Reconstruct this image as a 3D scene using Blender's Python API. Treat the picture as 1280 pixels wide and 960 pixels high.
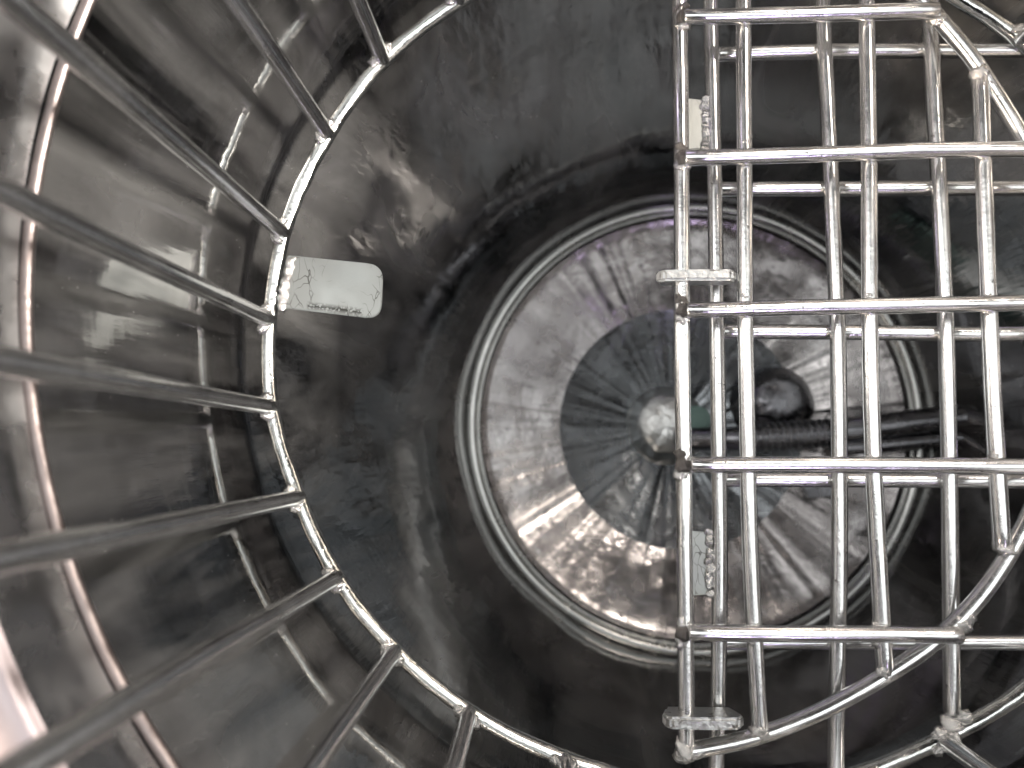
import bpy, bmesh, math, random
from mathutils import Vector, Matrix, noise
random.seed(7)
for o in list(bpy.data.objects): bpy.data.objects.remove(o)
C = bpy.context.scene.collection
PI = math.pi

# ------------------------------------------------------------------ camera
F = 924.0; H = 0.31; VP = (672, 565)
cam = bpy.data.cameras.new('camera'); camo = bpy.data.objects.new('camera', cam); C.objects.link(camo)
cam.sensor_width = 36; cam.lens = 36 * F / 1280; cam.clip_start = .005; cam.clip_end = 60
zc = -Vector(((VP[0]-640)/F, -(VP[1]-480)/F, -1)).normalized()
xc = Vector((1, 0, 0)); xc = (xc - xc.dot(zc)*zc).normalized(); yc = zc.cross(xc)
RM = Matrix((xc, yc, zc))
camo.matrix_world = Matrix.Translation((0, 0, H)) @ RM.to_4x4()
cam.dof.use_dof = True; cam.dof.focus_distance = .302; cam.dof.aperture_fstop = 7.2
bpy.context.scene.camera = camo

# ------------------------------------------------------------------ world, lamps, exposure
S = bpy.context.scene
S.view_settings.view_transform = 'Standard'; S.view_settings.look = 'None'
S.view_settings.exposure = 0; S.view_settings.gamma = 1
S.cycles.max_bounces = 10; S.cycles.glossy_bounces = 9; S.cycles.sample_clamp_indirect = 6
w = bpy.data.worlds.new('World'); S.world = w; w.use_nodes = True
w.node_tree.nodes['Background'].inputs[0].default_value = (.95, .97, 1, 1)
w.node_tree.nodes['Background'].inputs[1].default_value = .008

def lamp(loc, size, power, col, aim=(.07, .05, -.05), sy=None):
    l = bpy.data.lights.new('unseen_lamp', 'AREA'); l.shape = 'RECTANGLE'; l.size = size; l.size_y = sy or size  # lamps out of view; several are added only for glow and reflections
    l.energy = power; l.color = col
    o = bpy.data.objects.new('unseen_lamp', l); C.objects.link(o); o.location = loc
    o.rotation_euler = (Vector(aim)-Vector(loc)).to_track_quat('-Z', 'Y').to_euler()
    return o
lamp((.85, -.05, 1.6), .95, 13, (.97, 1, 1), sy=1.9)
lamp((-.66, .25, 1.6), .62, 9, (.99, 1, .985), sy=1.2)
lamp((.75, .95, 1.25), .30, 14, (1, .90, .80))  # added warm lamp, placed for its reflections in the wall
lamp((-1.3, -1.0, .85), .35, 90, (1, .84, .68), sy=.3)  # added low lamp for a warm glow on the upper right wall
lamp((.50, -1.0, 1.2), .12, 4.5, (.78, .64, 1), sy=.5)  # added small lamp that lends the steel a violet tint
lamp((1.65, -.05, .74), .40, 120, (1, .93, .85), aim=(-.1, .05, .04), sy=.25)  # added low side lamp to brighten the upper left wall
lamp((-1.3, .45, 1.0), .20, 3, (1, .90, .87), sy=.7)

# ------------------------------------------------------------------ helpers
def px(x, y, z=0):
    d = RM @ Vector(((x-640)/F, -(y-480)/F, -1)); t = (H-z)/-d.z
    return Vector((0, 0, H)) + d*t
def link(name, me, mat, parent=None, smooth=True):
    o = bpy.data.objects.new(name, me); C.objects.link(o)
    if mat and not me.materials: me.materials.append(mat)
    if smooth: me.polygons.foreach_set('use_smooth', [True]*len(me.polygons))
    if parent: o.parent = parent
    return o
def empty(name, loc, label, cat):
    o = bpy.data.objects.new(name, None); C.objects.link(o); o.location = loc; o.empty_display_size = .02
    o['label'] = label; o['category'] = cat
    return o
def catmull(pts, n):
    if len(pts) < 3: 
        a, b = pts; k = max(2, n*2); return [a.lerp(b, i/k) for i in range(k+1)]
    P = [pts[0]*2-pts[1]] + list(pts) + [pts[-1]*2-pts[-2]]; out = []
    for i in range(1, len(P)-2):
        a, b, c, d = P[i-1:i+3]
        for k in range(n):
            t = k/n
            out.append(.5*((2*b)+(c-a)*t+(2*a-5*b+4*c-d)*t*t+(3*b-a-3*c+d)*t**3))
    out.append(P[-2]); return out
def tube_mesh(name, pts, r=.0032, seg=18, n=8, closed=False, smoothpath=True, rough=.00010, origin=Vector((0,0,0))):
    q = catmull(pts, n) if (smoothpath and not closed) else list(pts)
    N = len(q); bm = bmesh.new(); rings = []
    def tang(i):
        if closed: return (q[(i+1) % N]-q[i-1]).normalized()
        return (q[min(i+1, N-1)]-q[max(i-1, 0)]).normalized()
    t = tang(0); nrm = t.orthogonal().normalized()
    if closed: nrm = Vector((0, 0, 1))
    seq = []
    for i in range(N):
        t = tang(i); nrm = (nrm-nrm.dot(t)*t).normalized(); seq.append((q[i], t, nrm.copy(), r))
    if not closed:
        a = seq[0]; b = seq[-1]; e = r*.3
        seq = [(a[0]-a[1]*e*1., a[1], a[2], r*.55), (a[0]-a[1]*e*.55, a[1], a[2], r*.88)] + seq + [(b[0]+b[1]*e*.55, b[1], b[2], r*.88), (b[0]+b[1]*e, b[1], b[2], r*.55)]
    for (p, t, nn, rr) in seq:
        bb = t.cross(nn); ring = []
        for k in range(seg):
            an = 2*PI*k/seg; d = nn*math.cos(an)+bb*math.sin(an)
            v = p+d*rr
            v += d*rough*(noise.noise(v*300)+.6*noise.noise(v*900))
            ring.append(bm.verts.new(v-origin))
        rings.append(ring)
    M = len(rings)
    for i in range(M if closed else M-1):
        A, B = rings[i], rings[(i+1) % M]
        for k in range(seg): bm.faces.new((A[k], A[(k+1) % seg], B[(k+1) % seg], B[k]))
    if not closed: bm.faces.new(rings[0][::-1]); bm.faces.new(rings[-1])
    bmesh.ops.recalc_face_normals(bm, faces=bm.faces)
    me = bpy.data.meshes.new(name); bm.to_mesh(me); bm.free(); return me
def tube(name, pts, mat, parent, **k):
    org = parent_loc(parent)
    return link(name, tube_mesh(name, pts, origin=org, **k), mat, parent)
def parent_loc(p):
    v = Vector((0, 0, 0))
    while p: v += p.location; p = p.parent
    return v
def lathe(name, prof, cen, mat, parent, seg=256, wob=0, sub=1):
    """prof: list of (r, z); cen(z) -> centre"""
    par = parent_loc(parent); cz = cen(prof[0][1]); loc = Vector((cz[0]-par.x, cz[1]-par.y, 0)); org = par+loc; P = []
    for i in range(len(prof)-1):
        for k in range(sub):
            t = k/sub; P.append((prof[i][0]*(1-t)+prof[i+1][0]*t, prof[i][1]*(1-t)+prof[i+1][1]*t))
    P.append(prof[-1])
    bm = bmesh.new(); rings = []
    for r, z in P:
        c = cen(z); ring = []
        if r < 1e-6:
            rings.append([bm.verts.new(Vector((c[0], c[1], z))-org)]); continue
        for k in range(seg):
            a = 2*PI*k/seg; rr = r
            if wob:
                rr += wob*noise.noise(Vector((math.cos(a)*2.3, math.sin(a)*2.3, z*9)))
            ring.append(bm.verts.new(Vector((c[0]+rr*math.cos(a), c[1]+rr*math.sin(a), z))-org))
        rings.append(ring)
    for A, B in zip(rings, rings[1:]):
        for k in range(seg):
            if len(B) == 1: bm.faces.new((A[k], A[(k+1) % seg], B[0]))
            elif len(A) == 1: bm.faces.new((A[0], B[(k+1) % seg], B[k]))
            else: bm.faces.new((A[k], A[(k+1) % seg], B[(k+1) % seg], B[k]))
    me = bpy.data.meshes.new(name); bm.to_mesh(me); bm.free()
    o = link(name, me, mat, parent); o.location = loc; return o
def smooth_prof(pts, n=6):
    v = catmull([Vector((a, b, 0)) for a, b in pts], n); return [(max(p.x, 0), p.y) for p in v]

# ------------------------------------------------------------------ materials
def metal(name, col, rough, rvar=.08, aniso=0, bumps=(), tint=None, spots=None, scratch=0, patch=None, wrinkle=None, dust=0, haze=0):
    """bumps: (scale vector, distance)"""
    m = bpy.data.materials.new(name); m.use_nodes = True; nt = m.node_tree; N = nt.nodes; L = nt.links
    b = N['Principled BSDF']; b.inputs['Metallic'].default_value = 1
    b.inputs['Base Color'].default_value = (*col, 1); b.inputs['Roughness'].default_value = rough
    tc = N.new('ShaderNodeTexCoord')
    def nz(scale, detail=3, rgh=.55, dist=0):
        mp = N.new('ShaderNodeMapping'); mp.inputs['Scale'].default_value = scale
        L.new(tc.outputs['Object'], mp.inputs[0])
        n = N.new('ShaderNodeTexNoise'); n.inputs['Scale'].default_value = 1; n.inputs['Detail'].default_value = detail
        n.inputs['Roughness'].default_value = rgh; n.inputs['Distortion'].default_value = dist
        L.new(mp.outputs[0], n.inputs['Vector']); return n.outputs['Fac']
    def mr(v, a, b_, c, d):
        n = N.new('ShaderNodeMapRange'); n.inputs[1].default_value = a; n.inputs[2].default_value = b_; n.inputs[3].default_value = c; n.inputs[4].default_value = d
        L.new(v, n.inputs[0]); return n.outputs[0]
    ro = mr(nz((60, 60, 60), 5), .35, .65, rough-rvar/2, rough+rvar)
    if patch:
        ad = N.new('ShaderNodeMath'); L.new(ro, ad.inputs[0]); L.new(mr(nz(patch[0], 3, .55, .6), .45, .7, 0, patch[1]), ad.inputs[1]); ro = ad.outputs[0]
    if dust:
        v = N.new('ShaderNodeTexVoronoi'); v.inputs['Scale'].default_value = dust; L.new(tc.outputs['Object'], v.inputs['Vector'])
        dm = N.new('ShaderNodeMath'); dm.operation = 'MULTIPLY'; L.new(mr(v.outputs['Distance'], .03, .06, 1, 0), dm.inputs[0]); L.new(mr(nz((30, 30, 30), 2), .55, .65, 0, .75), dm.inputs[1])
        ad = N.new('ShaderNodeMath'); ad.use_clamp = True; L.new(ro, ad.inputs[0]); L.new(dm.outputs[0], ad.inputs[1]); ro = ad.outputs[0]
    L.new(ro, b.inputs['Roughness'])
    colout = None
    if tint:
        mx = N.new('ShaderNodeMixRGB'); mx.inputs[1].default_value = (*col, 1); mx.inputs[2].default_value = (*tint[0], 1)
        L.new(mr(nz(tint[1], 5), .42, .62, 0, 1), mx.inputs[0]); colout = mx.outputs[0]
    if spots:
        mx = N.new('ShaderNodeMixRGB'); mx.inputs[2].default_value = (*spots[0], 1)
        if colout: L.new(colout, mx.inputs[1])
        else: mx.inputs[1].default_value = (*col, 1)
        L.new(mr(nz(spots[1], 3), spots[2], spots[2]+.04, 0, .8), mx.inputs[0]); colout = mx.outputs[0]
    if colout: L.new(colout, b.inputs['Base Color'])
    prev = None
    if wrinkle:
        vm = N.new('ShaderNodeVectorMath'); vm.operation = 'MULTIPLY'; vm.inputs[1].default_value = (1, 1, 0); L.new(tc.outputs['Object'], vm.inputs[0])
        vn = N.new('ShaderNodeVectorMath'); vn.operation = 'NORMALIZE'; L.new(vm.outputs[0], vn.inputs[0])
        nn = N.new('ShaderNodeTexNoise'); nn.inputs['Scale'].default_value = wrinkle[0]; nn.inputs['Detail'].default_value = 3; L.new(vn.outputs[0], nn.inputs['Vector'])
        bp = N.new('ShaderNodeBump'); bp.inputs['Strength'].default_value = 1; bp.inputs['Distance'].default_value = wrinkle[1]; L.new(nn.outputs['Fac'], bp.inputs['Height']); prev = bp.outputs[0]
    for sc, dist in bumps:
        bp = N.new('ShaderNodeBump'); bp.inputs['Strength'].default_value = 1; bp.inputs['Distance'].default_value = dist
        L.new(nz(sc, 3 if max(sc) > 40 else 1.5), bp.inputs['Height'])
        if prev: L.new(prev, bp.inputs['Normal'])
        prev = bp.outputs[0]
    if scratch:
        mp = N.new('ShaderNodeMapping'); L.new(tc.outputs['Object'], mp.inputs[0]); mp.inputs['Scale'].default_value = (230, 130, 230); mp.inputs['Rotation'].default_value = (.2, .1, .5)
        wn = N.new('ShaderNodeTexNoise'); wn.inputs['Scale'].default_value = .5; L.new(mp.outputs[0], wn.inputs['Vector'])
        ad = N.new('ShaderNodeVectorMath'); ad.operation = 'MULTIPLY_ADD'; ad.inputs[1].default_value = (2.5, 2.5, 2.5); L.new(wn.outputs['Color'], ad.inputs[0]); L.new(mp.outputs[0], ad.inputs[2])
        v = N.new('ShaderNodeTexVoronoi'); v.feature = 'DISTANCE_TO_EDGE'; v.inputs['Scale'].default_value = 1; L.new(ad.outputs[0], v.inputs['Vector'])
        line = mr(v.outputs['Distance'], .0, .035, 1, 0)
        mask = mr(nz((60, 60, 60), 2), .5, .58, 0, scratch)
        mu = N.new('ShaderNodeMath'); mu.operation = 'MULTIPLY'; L.new(line, mu.inputs[0]); L.new(mask, mu.inputs[1])
        mx = N.new('ShaderNodeMixRGB'); mx.inputs[2].default_value = (.06, .055, .05, 1); L.new(mu.outputs[0], mx.inputs[0])
        if colout: L.new(colout, mx.inputs[1])
        else: mx.inputs[1].default_value = (*col, 1)
        L.new(mx.outputs[0], b.inputs['Base Color'])
    if prev: L.new(prev, b.inputs['Normal'])
    if haze:   # fine polishing haze: a second, broad lobe of the same steel
        g2 = N.new('ShaderNodeBsdfAnisotropic'); g2.inputs['Color'].default_value = (.66, .655, .645, 1); g2.inputs['Roughness'].default_value = .62
        ms = N.new('ShaderNodeMixShader'); L.new(b.outputs[0], ms.inputs[1]); L.new(g2.outputs[0], ms.inputs[2])
        L.new(mr(nz((20, 20, 4), 5, .6, .8), .36, .66, 0, haze*2.3), ms.inputs[0]); L.new(ms.outputs[0], N['Material Output'].inputs['Surface'])
    if aniso:
        b.inputs['Anisotropic'].default_value = aniso
        tg = N.new('ShaderNodeTangent'); tg.direction_type = 'RADIAL'; tg.axis = 'Z'; L.new(tg.outputs[0], b.inputs['Tangent'])
    return m
M_rod = metal('steel_rod', (.82, .82, .82), .19, .07, bumps=(((400, 400, 400), .00012), ((1500, 1500, 1500), .00004)), spots=((.16, .15, .14), (220, 220, 220), .70))
M_lid = metal('steel_lid_rod', (.74, .74, .735), .20, .07, bumps=(((260, 260, 260), .00009), ((1300, 1300, 1300), .000025)), spots=((.2, .19, .18), (260, 260, 260), .68))
M_ring = metal('steel_hoop', (.70, .71, .69), .14, .1, bumps=(((260, 260, 260), .00025), ((1200, 1200, 1200), .00004)))
M_weld = metal('weld_bead', (.60, .59, .575), .14, .08, bumps=(((500, 500, 500), .00012),), spots=((.05, .045, .04), (160, 160, 160), .60))
M_wall = metal('polished_wall', (.36, .36, .36), .055, .045, aniso=.4, haze=.085, patch=((6, 6, 12), .07), dust=260, bumps=(((6, 6, 6), .0078), ((18, 18, 10), .0010), ((45, 45, 4), .0005), ((5, 5, 45), .0002), ((500, 500, 30), .00004)), tint=((.22, .22, .22), (5, 5, 8)))
M_floor = metal('polished_floor', (.34, .326, .324), .20, .1, aniso=.75, wrinkle=(3.2, .005), bumps=(((14, 14, 14), .003), ((45, 45, 45), .0008)), tint=((.22, .208, .208), (8, 8, 8)))
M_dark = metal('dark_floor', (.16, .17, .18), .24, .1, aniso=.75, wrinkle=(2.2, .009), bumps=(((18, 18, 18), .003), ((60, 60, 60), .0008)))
M_bead = metal('pressed_bead', (.34, .34, .33), .2, .08, bumps=(((50, 50, 50), .0003),))
M_rim = metal('rim_bead_steel', (.30, .255, .245), .35, .1, bumps=(((200, 200, 200), .0003),))
M_flare = metal('rim_steel', (.38, .38, .385), .26, .12, patch=((14, 14, 5), .2), bumps=(((9, 9, 6), .004),))
M_ledge = metal('ledge_steel', (.40, .35, .36), .42, .1, bumps=(((30, 30, 30), .001),))
M_hinge = metal('hinge_steel', (.48, .48, .475), .34, .12, bumps=(((350, 350, 350), .0006),), spots=((.15, .14, .13), (180, 180, 180), .6))
M_burn = metal('burnt_weld', (.10, .09, .085), .22, .15, bumps=(((500, 500, 500), .0003),), spots=((.75, .73, .7), (350, 350, 350), .56))
M_tab = metal('ground_plate', (.31, .317, .305), .36, .1, bumps=(((900, 900, 900), .00003),), scratch=1)
M_hub = metal('hub_steel', (.62, .62, .61), .36, .1, aniso=.5, bumps=(((60, 60, 60), .004),))
M_arm = metal('arm_steel', (.15, .15, .16), .22, .1, bumps=(((120, 120, 120), .0006),))
M_seal = bpy.data.materials.new('green_seal'); M_seal.use_nodes = True
_b = M_seal.node_tree.nodes['Principled BSDF']; _b.inputs['Base Color'].default_value = (.16, .25, .23, 1); _b.inputs['Roughness'].default_value = .4
_n = M_seal.node_tree.nodes.new('ShaderNodeTexNoise'); _n.inputs['Scale'].default_value = 300; _p = M_seal.node_tree.nodes.new('ShaderNodeBump'); _p.inputs['Distance'].default_value = .0003
M_seal.node_tree.links.new(_n.outputs[0], _p.inputs['Height']); M_seal.node_tree.links.new(_p.outputs[0], _b.inputs['Normal'])

def smudge_tab():
    m = M_tab.copy(); m.name = 'scratched_tab'; N = m.node_tree.nodes; L = m.node_tree.links; b = N['Principled BSDF']
    src = b.inputs['Base Color'].links[0].from_socket
    tc = N.new('ShaderNodeTexCoord'); sp = N.new('ShaderNodeSeparateXYZ'); L.new(tc.outputs['Object'], sp.inputs[0])
    a = px(383, 382, .002); c = px(455, 391, .002)
    def math_(op, x, y, clamp=False):
        n = N.new('ShaderNodeMath'); n.operation = op; n.use_clamp = clamp
        for k, v in enumerate((x, y)):
            if isinstance(v, (int, float)): n.inputs[k].default_value = v
            else: L.new(v, n.inputs[k])
        return n.outputs[0]
    ax, ay, bx, by = a.x-.0715, a.y-.0496, c.x-.0715, c.y-.0496
    k = (by-ay)/(bx-ax)
    dy = math_('ABSOLUTE', math_('SUBTRACT', math_('SUBTRACT', sp.outputs[1], ay), math_('MULTIPLY', math_('SUBTRACT', sp.outputs[0], ax), k)), 0)
    dx = math_('ABSOLUTE', math_('SUBTRACT', sp.outputs[0], (ax+bx)/2), 0)
    my = math_('SUBTRACT', 1, math_('DIVIDE', dy, .0022), True); mx_ = math_('MULTIPLY', math_('SUBTRACT', (bx-ax)/2, dx), 900, True)
    nz = N.new('ShaderNodeTexNoise'); nz.inputs['Scale'].default_value = 900; nz.inputs['Detail'].default_value = 4; L.new(tc.outputs['Object'], nz.inputs['Vector'])
    f = math_('MULTIPLY', math_('MULTIPLY', my, mx_), math_('MULTIPLY', math_('SUBTRACT', nz.outputs[0], .38), 9, True), True)
    mx = N.new('ShaderNodeMixRGB'); L.new(math_('MULTIPLY', f, .9), mx.inputs[0]); L.new(src, mx.inputs[1]); mx.inputs[2].default_value = (.03, .028, .025, 1)
    L.new(mx.outputs[0], b.inputs['Base Color']); return m
M_tab2 = smudge_tab()

# ------------------------------------------------------------------ tub
GC = Vector((.0715, .0496))
ZF = -.20
BC = (.1062, .0192)
def cen(z):
    t = min(1, max(0, (-z+.02)/.215)); t = t*t*(3-2*t)
    return (.0775*(1-t)+BC[0]*t, .054*(1-t)+BC[1]*t)
tub = empty('mixing_tub', (.0775, .054, -.24), 'deep polished stainless steel tub with a round ringed floor, around the wire guard', 'tub')
wall = lathe('wall', smooth_prof([(.2200, .110), (.2165, .07), (.2110, .03), (.2095, 0), (.2080, -.012), (.2040, -.030), (.1950, -.062), (.1850, -.096), (.1750, -.130), (.1650, -.165), (.1555, -.1995)], 8), cen, M_wall, tub, wob=.0012)
lathe('rim_bead', [(.2200+.0017*math.cos(a), .1120+.0017*math.sin(a)) for a in [2*PI*k/12 for k in range(13)]], cen, M_rim, tub)
lathe('rim_band', smooth_prof([(.2215, .1135), (.2235, .120), (.2240, .130), (.2245, .1365)], 4), cen, M_flare, tub, wob=.0008)
lathe('ledge', smooth_prof([(.2245, .1365), (.2275, .1395), (.240, .141), (.275, .142), (.300, .141), (.305, .136), (.303, .120)], 5), cen, M_ledge, tub)
bead_prof = [(.1555, -.1995), (.1543, -.1975), (.1520, -.1963), (.1495, -.1968), (.1478, -.1992), (.1468, -.1985), (.1458, -.1990), (.1450, -.2040)]
c0 = lambda z: BC
ic = px(850, 535, -.2235); c1_ = lambda z: (ic.x, ic.y)
lathe('floor_ring', smooth_prof(bead_prof, 4), c0, M_bead, tub)
c2_ = lambda z: tuple(BC[k]+(ic[k]-BC[k])*max(0, min(1, (-z-.204)/.0195)) for k in (0, 1))
lathe('floor_dish', smooth_prof([(.1450, -.2040), (.138, -.2072), (.115, -.2145), (.0860, -.2235)], 8), c2_, M_floor, tub, wob=.0006)
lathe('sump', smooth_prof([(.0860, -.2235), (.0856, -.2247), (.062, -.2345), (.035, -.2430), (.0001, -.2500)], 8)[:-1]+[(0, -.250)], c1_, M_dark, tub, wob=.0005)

# ------------------------------------------------------------------ wire guard
guard = empty('wire_guard', (GC.x, GC.y, 0), 'round welded steel wire guard with upright rods, hanging inside the polished tub', 'guard')
def radial(pts, z, c, r0):
    q = []
    for x, y in pts:
        p = px(x, y, z); d = Vector((p.x-c[0], p.y-c[1])); q.append((math.atan2(d.y, d.x) % (2*PI), d.length))
    q.sort(); q = [(q[-1][0]-2*PI, q[-1][1])]+q+[(q[0][0]+2*PI, q[0][1])]
    def f(a):
        a %= 2*PI
        for (a0, r_0), (a1, r_1) in zip(q, q[1:]):
            if a0 <= a <= a1:
                t = (a-a0)/(a1-a0+1e-9); t = t*t*(3-2*t); r = r_0*(1-t)+r_1*t
                k = min(1, max(0, (a1-a0-.6)/.5)) * (4*t*(1-t))
                return r*(1-k)+r0*k
        return r0
    return f
ring_pts = [(575, 2), (470, 85), (413, 165), (355, 290), (338, 400), (337, 500), (370, 610), (420, 720), (490, 808), (585, 888), (700, 945), (1190, 915), (1280, 865), (1215, 12), (1277, 50)]
fr = radial(ring_pts, 0, GC, .1851)
def circ(fn, c, z, a0, a1, n):
    rs = [fn(a0+(a1-a0)*i/n) for i in range(n+1)]
    rs = [rs[0]]+[sum(rs[max(0, i-4):i+5])/len(rs[max(0, i-4):i+5]) for i in range(1, n)]+[rs[-1]]
    return [Vector((c[0]+rs[i]*math.cos(a0+(a1-a0)*i/n), c[1]+rs[i]*math.sin(a0+(a1-a0)*i/n), z)) for i in range(n+1)]
hoop_path = circ(fr, GC, 0, 0, 2*PI, 240)[:-1]
tube('hoop', hoop_path, M_ring, guard, closed=True, r=.0031, rough=.00035, seg=20)
def ring_pt(a, z=0):
    i = (a % (2*PI))/(2*PI)*240; j = int(i) % 240; return hoop_path[j].lerp(hoop_path[(j+1) % 240], i-int(i))+Vector((0, 0, z))

# weld lumps: a handful of lumpy shapes, shared
weld_meshes = []
for v in range(5):
    bm = bmesh.new()
    bmesh.ops.create_icosphere(bm, subdivisions=3, radius=1)
    for q in bm.verts:
        d = q.co.normalized(); q.co = d*(1+.36*noise.noise(d*2.1+Vector((v*7, 0, 0)))+.22*noise.noise(d*4.5+Vector((0, v*5, 0))))
    me = bpy.data.meshes.new('weld'); bm.to_mesh(me); bm.free(); me.materials.append(M_weld)
    me.polygons.foreach_set('use_smooth', [True]*len(me.polygons)); weld_meshes.append(me)
burnt = []
for me in weld_meshes[:3]:
    b_ = me.copy(); b_.materials.clear(); b_.materials.append(M_burn); burnt.append(b_)
def weld(p, s, parent, k=None, dark=False):
    o = bpy.data.objects.new('weld', random.choice(burnt) if dark else weld_meshes[random.randrange(5) if k is None else k]); C.objects.link(o); o.parent = parent
    o.location = Vector(p)-parent_loc(parent); o.scale = s if isinstance(s, (tuple, list)) else (s, s*.9, s*.8)
    o.rotation_euler = (random.random()*.6, random.random()*.6, random.random()*6); return o

spokes_px = [(478, 75), (410, 168), (355, 292), (338, 400), (345, 508), (372, 622), (420, 722), (492, 815), (583, 895), (706, 952), (1178, 925), (1277, 47), (575, 3)]
angs = sorted((math.atan2(px(x, y).y-GC.y, px(x, y).x-GC.x) % (2*PI)) for x, y in spokes_px)
full = []
for a, b in zip(angs, angs[1:]+[angs[0]+2*PI]):
    k = max(1, round((b-a)/math.radians(15.2))); full += [a+(b-a)*i/k for i in range(k)]
print('spokes', len(full), [round(math.degrees(b-a), 1) for a, b in zip(full, full[1:])])
TOPZ = .285
for a in full:
    b0 = ring_pt(a, .0008); inn = (Vector((GC.x, GC.y, 0))-b0); inn.z = 0; inn.normalize()
    b0 -= inn*.0004
    top = Vector((GC.x-inn.x*.1872, GC.y-inn.y*.1872, TOPZ))
    mid = b0.lerp(top, .5)+Vector((random.uniform(-.0008, .0008), random.uniform(-.0008, .0008), 0))
    tube('upright_rod', r=.0034, pts=[b0, b0.lerp(mid, .5), mid, top], mat=M_rod, parent=guard, n=8)
    tn = Vector((-inn.y, inn.x, 0))
    for s in (-1, 1):
        weld(b0+tn*s*.0036-inn*.0008+Vector((0, 0, .0018)), (.0028+random.random()*.0008, .0024, .0022), guard)
tube('top_hoop', [Vector((GC.x+.1872*math.cos(2*PI*i/160), GC.y+.1872*math.sin(2*PI*i/160), TOPZ+.004)) for i in range(160)], M_ring, guard, closed=True, r=.004)

# fixed half grid
def to_ring_y(x, sign):   # point on the hoop at given x, top (+) or bottom (-)
    best = min((p for p in hoop_path if (p.y-GC.y)*sign > 0), key=lambda p: abs(p.x-x)); return best
def to_ring_x(y):
    return min((p for p in hoop_path if p.x > GC.x), key=lambda p: abs(p.y-y))
vb = [[(887.8, 0), (892.4, 180), (896, 400), (898.5, 560), (900, 690), (897.7, 880), (896, 960)],
      [(1028.5, 0), (1036.8, 180), (1043, 320), (1048, 460), (1049, 700), (1045, 950)],
      [(1163, 40), (1173, 220), (1179, 330), (1184, 460), (1188, 680), (1190, 890)]]
for i, v in enumerate(vb):
    P = [px(x, y, 0) for x, y in v]
    t = to_ring_y(P[0].x+(0.002 if i < 2 else 0), 1); P = [Vector((t.x, t.y, 0))]+P
    if i < 2:
        b = to_ring_y(P[-1].x, -1); P = P+[Vector((b.x, b.y, 0))]
    tube('crossbar', P, M_lid, guard, n=7)
hb = [[(892, 68.3), (1050, 64), (1280, 63.5)], [(892, 236.5), (1280, 235)], [(895, 414.5), (1050, 415.5), (1280, 418)], [(897, 599), (1280, 601)], [(898, 802), (1280, 802.5)]]
for v in hb:
    P = [px(x, y, -.0045) for x, y in v]; e = to_ring_x(P[-1].y); P.append(Vector((e.x, e.y, -.0030)))
    tube('crossbar', P, M_lid, guard, n=7)
    for cx in (1036, 1045, 1180):
        pass
for y, xs in ((66, (1031, 1166)), (235, (1039, 1174)), (415, (1046, 1182)), (600, (1048, 1187)), (802, (1048, 1190))):
    for x in xs:
        for s in (-1, 1):
            p = px(x+s*8, y, -.0035); weld(p, (.0014, .0022, .0017), guard)
    weld(px(901, y, -.003), (.0016, .0024, .0018), guard)
weld(px(1190, 905, .0005), (.0044, .0036, .0030), guard); weld(px(1206, 896, .001), (.0034, .003, .0024), guard); weld(px(1175, 918, .001), (.0032, .003, .0024), guard)
weld(px(1280, 45, .001), (.0045, .004, .003), guard)

def plate(name, outline, th, mat, parent, z=None, origin=None, bev=.0004, frame=None, wav=0):
    """flat plate extruded; outline = list of Vectors (planar), normal given by frame"""
    nrm = frame or Vector((0, 0, 1)); org = parent_loc(parent)
    bm = bmesh.new(); vs = [bm.verts.new(p-org) for p in outline]; f = bm.faces.new(vs)
    r = bmesh.ops.extrude_face_region(bm, geom=[f]); ev = [g for g in r['geom'] if isinstance(g, bmesh.types.BMVert)]
    for v in ev: v.co += nrm*th
    bmesh.ops.recalc_face_normals(bm, faces=bm.faces)
    bmesh.ops.bevel(bm, geom=list(bm.edges), offset=bev, segments=2, affect='EDGES')
    me = bpy.data.meshes.new(name); bm.to_mesh(me); bm.free()
    o = link(name, me, mat, parent, smooth=False); return o
def rounded(corners, radii, n=7):
    out = []; N = len(corners)
    for i in range(N):
        p = corners[i]; a = (corners[i-1]-p); b = (corners[(i+1) % N]-p); r = radii[i]
        if r <= 0: out.append(p.copy()); continue
        A = p+a.normalized()*r; B = p+b.normalized()*r
        for k in range(n+1):
            t = k/n; out.append((1-t)**2*A+2*t*(1-t)*p+t*t*B)
    return out
# tab welded on the hoop, pointing inwards
tz = .0008
tab = plate('tab', rounded([px(361, 320, tz), px(480, 332, tz), px(477, 400, tz), px(350, 385, tz)], [0, .007, .007, 0], 8), .0016, M_tab2, guard)
tab['label'] = 'flat scratched tab pointing inwards from the hoop'
for i in range(9):
    t = i/8; weld(px(364-12*t, 326+56*t, .0022)+Vector((random.uniform(-.0006, .0006), 0, 0)), (.0022+.0008*random.random(), .0019, .0011), tab)
# narrow plates welded on the inner edge of the fixed half
for (y0, y1, z) in ((124, 190, -.001), (662, 744, -.001)):
    dx = (y0 > 400)*5
    t2 = plate('side_plate', rounded([px(846+dx, y0, z), px(880+dx, y0+3, z), px(881+dx, y1-2, z), px(846+dx, y1, z)], [.002, 0, 0, .002], 4), .0018, M_tab, guard)
    for i in range(11):
        t = i/10; weld(px(882+dx+random.uniform(-2.5, 2), y0+4+(y1-y0-8)*t+random.uniform(-2, 2), .0012), (random.uniform(.0013, .0024), random.uniform(.0014, .0024), .0008), t2)

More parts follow.
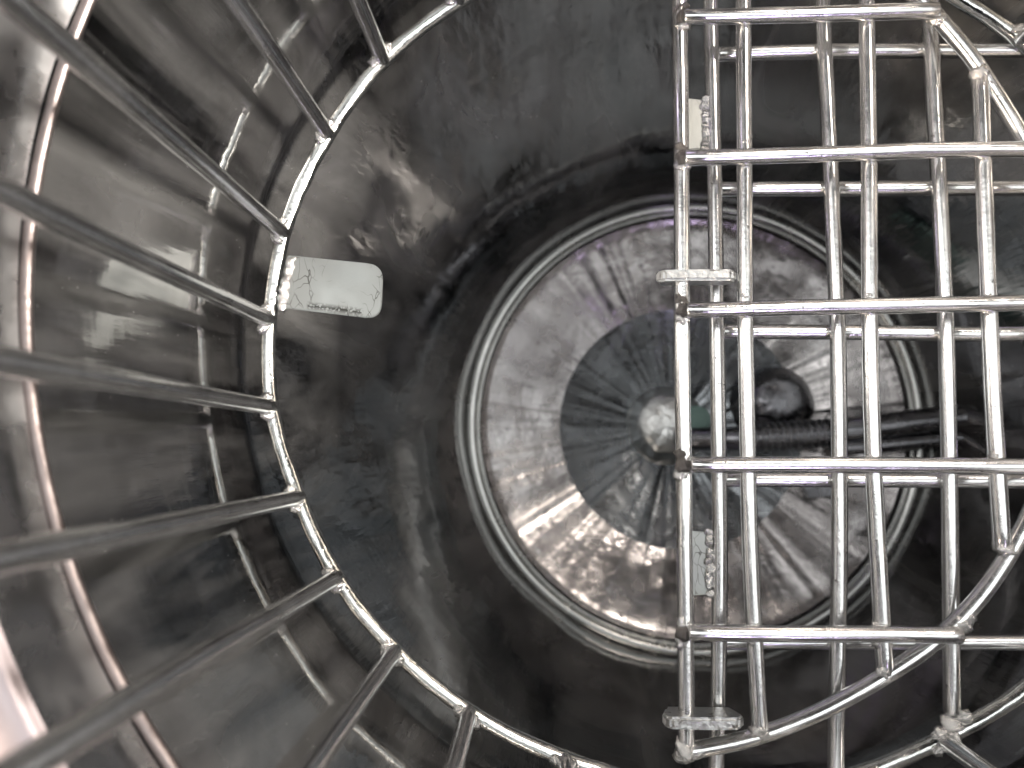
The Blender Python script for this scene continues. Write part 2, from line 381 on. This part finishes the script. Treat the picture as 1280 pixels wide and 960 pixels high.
# ------------------------------------------------------------------ hinged lid (folded open over the fixed half)
LZ = .012; LC = Vector((.0372, .0599))
lid_pts = [(862, 940), (950, 918), (1105, 843), (1200, 777), (1265, 685), (1225, 92), (1175, 22), (1265, 150)]
fl = radial(lid_pts, LZ, LC, .1753)
p_end = px(862, 938, LZ); a_end = math.atan2(p_end.y-LC.y, p_end.x-LC.x)
edge_top_x = px(849.3, 0, LZ).x
a_top = math.acos(min(1, (edge_top_x-LC.x)/.1753))
arc = circ(fl, LC, LZ, a_end, a_top, 90)
lid = tube('hinged_lid', arc, M_lid, guard, smoothpath=False, seg=20, rough=.00018)
lid['label'] = 'half round barred lid folded back over the fixed half'
eb = [px(x, y, LZ) for x, y in [(849.3, 0), (851, 120), (852, 230), (852.4, 350), (852.8, 460), (855, 600), (855.8, 700), (857.8, 895), (858, 930)]]
eb = [Vector((arc[-1].x, arc[-1].y, LZ))]+eb
tube('edge_bar', eb, M_lid, lid, n=7, rough=.00013)
lv = [[(929.2, 0), (930.7, 190), (931.5, 370), (933, 470), (937.5, 680), (945, 830), (950, 915)],
      [(1083, 5), (1086, 180), (1087, 380), (1091, 560), (1098, 700), (1106, 842)],
      [(1225, 98), (1230, 230), (1236, 380), (1243, 530), (1253, 685)]]
for i, v in enumerate(lv):
    P = [px(x, y, LZ+.0002) for x, y in v]
    if i < 2:
        t = min(arc[45:], key=lambda p: abs(p.x-P[0].x-.001)); P = [t.copy()]+P
    tube('bar', P, M_lid, lid, n=7, rough=.00013)
ZH = .0168
lh = [[(862, 790.5), (1010, 792.6), (1100, 792.6), (1200, 794)], [(865, 581), (1050, 581), (1280, 582.8)], [(860, 388), (1050, 383.4), (1280, 378.5)],
      [(857, 198), (1050, 192), (1160, 188), (1280, 187)], [(856, 22), (1050, 17), (1170, 13)]]
arc_right = lambda y: max((p for p in arc if abs(p.y-y) < .006), key=lambda p: p.x)
for i, v in enumerate(lh):
    P = [px(x, y, ZH) for x, y in v]
    if 0 < i < 4:
        e = arc_right(P[-1].y); P.append(Vector((e.x, P[-1].y, ZH-.001)))
    tube('bar', P, M_lid, lid, n=7, rough=.00013)
for yy, y2 in ((22, 16), (197, 190), (387, 382), (581, 581), (790.5, 793)):
    for x, y in ((853, yy),):
        weld(px(x-1, y-11, LZ+.0016), (.0034, .0022, .0022), lid, dark=yy < 700); weld(px(x, y+11, LZ+.0016), (.0034, .0028, .0022), lid, 1); weld(px(x+1, y+1, LZ+.0030), (.0030, .0030, .0024), lid, dark=True)
    for x in (931+max(0, yy-500)*.03, 1086+max(0, yy-500)*.03, 1231+max(0, yy-300)*.04):
        if x > 1200 and (yy < 100 or yy > 700): continue
        for s in (-1, 1):
            if random.random() < .8: weld(px(x, y2+s*10, LZ+.0014), (.0024, .0016, .0022), lid)
for x, y, s in ((1105, 843, .0036), (950, 916, .0042), (857, 936, .0046), (852, 944, .0034), (1201, 780, .0042), (1212, 770, .0034), (1257, 686, .0044), (1225, 95, .0042), (1237, 104, .003), (1172, 24, .0038)):
    weld(px(x, y, LZ+.001), (s, s*.85, s*.65), lid)

# hinge plates through which both edge bars run
for (xa, xb, y, h) in ((820, 922, 346, .010), (828, 931, 901, .013)):
    z1 = .0185; c1 = px(xa, y, .014); c2 = px(xb, y, .014); yv = c1.y
    zt, zb = .0170, .0170-h
    xs0, xs1 = c1.x, c2.x; k = .0030
    out = [Vector((xs0+k, yv, zt)), Vector((xs0*.65+xs1*.35, yv, zt+.0005)), Vector((xs0*.3+xs1*.7, yv, zt+.0004)), Vector((xs1-k, yv, zt)), Vector((xs1-.001, yv, zt-k*.7)), Vector((xs1, yv, zt-k*1.3)), Vector((xs1-k, yv, zb)), Vector((xs0+k, yv, zb)), Vector((xs0, yv, zt-k*1.3)), Vector((xs0+.001, yv, zt-k*.7))]
    o = plate('hinge_plate', out, .0046, M_hinge, guard, frame=Vector((0, 1, 0)), bev=.0010)
    o.location.y -= .0023

# ------------------------------------------------------------------ agitator at the tub's floor
hubc = px(832, 530, -.235); hubc.z = -.248
ag = empty('agitator', hubc, 'dark steel stirring arm and rounded hub on the tub floor, behind the bars', 'agitator')
ch = lambda z: (hubc.x, hubc.y)
lathe('hub', smooth_prof([(.036, -.248), (.027, -.2425), (.0240, -.235), (.0205, -.228), (.0120, -.2240), (.0001, -.223)], 6)[:-1]+[(0, -.223)], ch, M_hub, ag, seg=64, wob=.001)
g = px(872, 524, -.215)
lathe('seal', smooth_prof([(.0100, -.235), (.0100, -.219), (.008, -.2155), (.0001, -.2150)], 5)[:-1]+[(0, -.215)], lambda z: (g.x, g.y), M_seal, ag, seg=48)
cl = px(990, 500, -.19)
lathe('clamp_nut', smooth_prof([(.030, -.235), (.026, -.222), (.021, -.214), (.0165, -.209), (.009, -.2065), (.0001, -.2055)], 3)[:-1]+[(0, -.2055)], lambda z: (cl.x, cl.y), M_arm, ag, seg=40, wob=.002)
A = px(940, 548, -.195); B = px(1050, 540, -.185)
th = []
for i in range(13*24):
    t = i/(13*24-1); an = i/24*2*PI; c = A.lerp(B, t); th.append(c+Vector((0, math.cos(an), math.sin(an)))*.0085)
tube('thread', th, M_arm, ag, smoothpath=False, r=.0015, seg=8, rough=0)
tube('shaft', [A-Vector((.045, 0, .022)), A, B], M_arm, ag, r=.0080, seg=24)
tube('arm', [px(1042, 540, -.18), px(1160, 526, -.175), px(1290, 513, -.17), px(1420, 502, -.17)], M_arm, ag, r=.0085, seg=24)
tube('arm', [px(1042, 561, -.18), px(1160, 551, -.175), px(1290, 537, -.17), px(1420, 526, -.17)], M_arm, ag, r=.0050, seg=24)
plate('bracket', rounded([px(1000, 600, -.2), px(1052, 596, -.2), px(1056, 618, -.2), px(1008, 622, -.2)], [.002]*4, 4), .003, M_arm, ag)
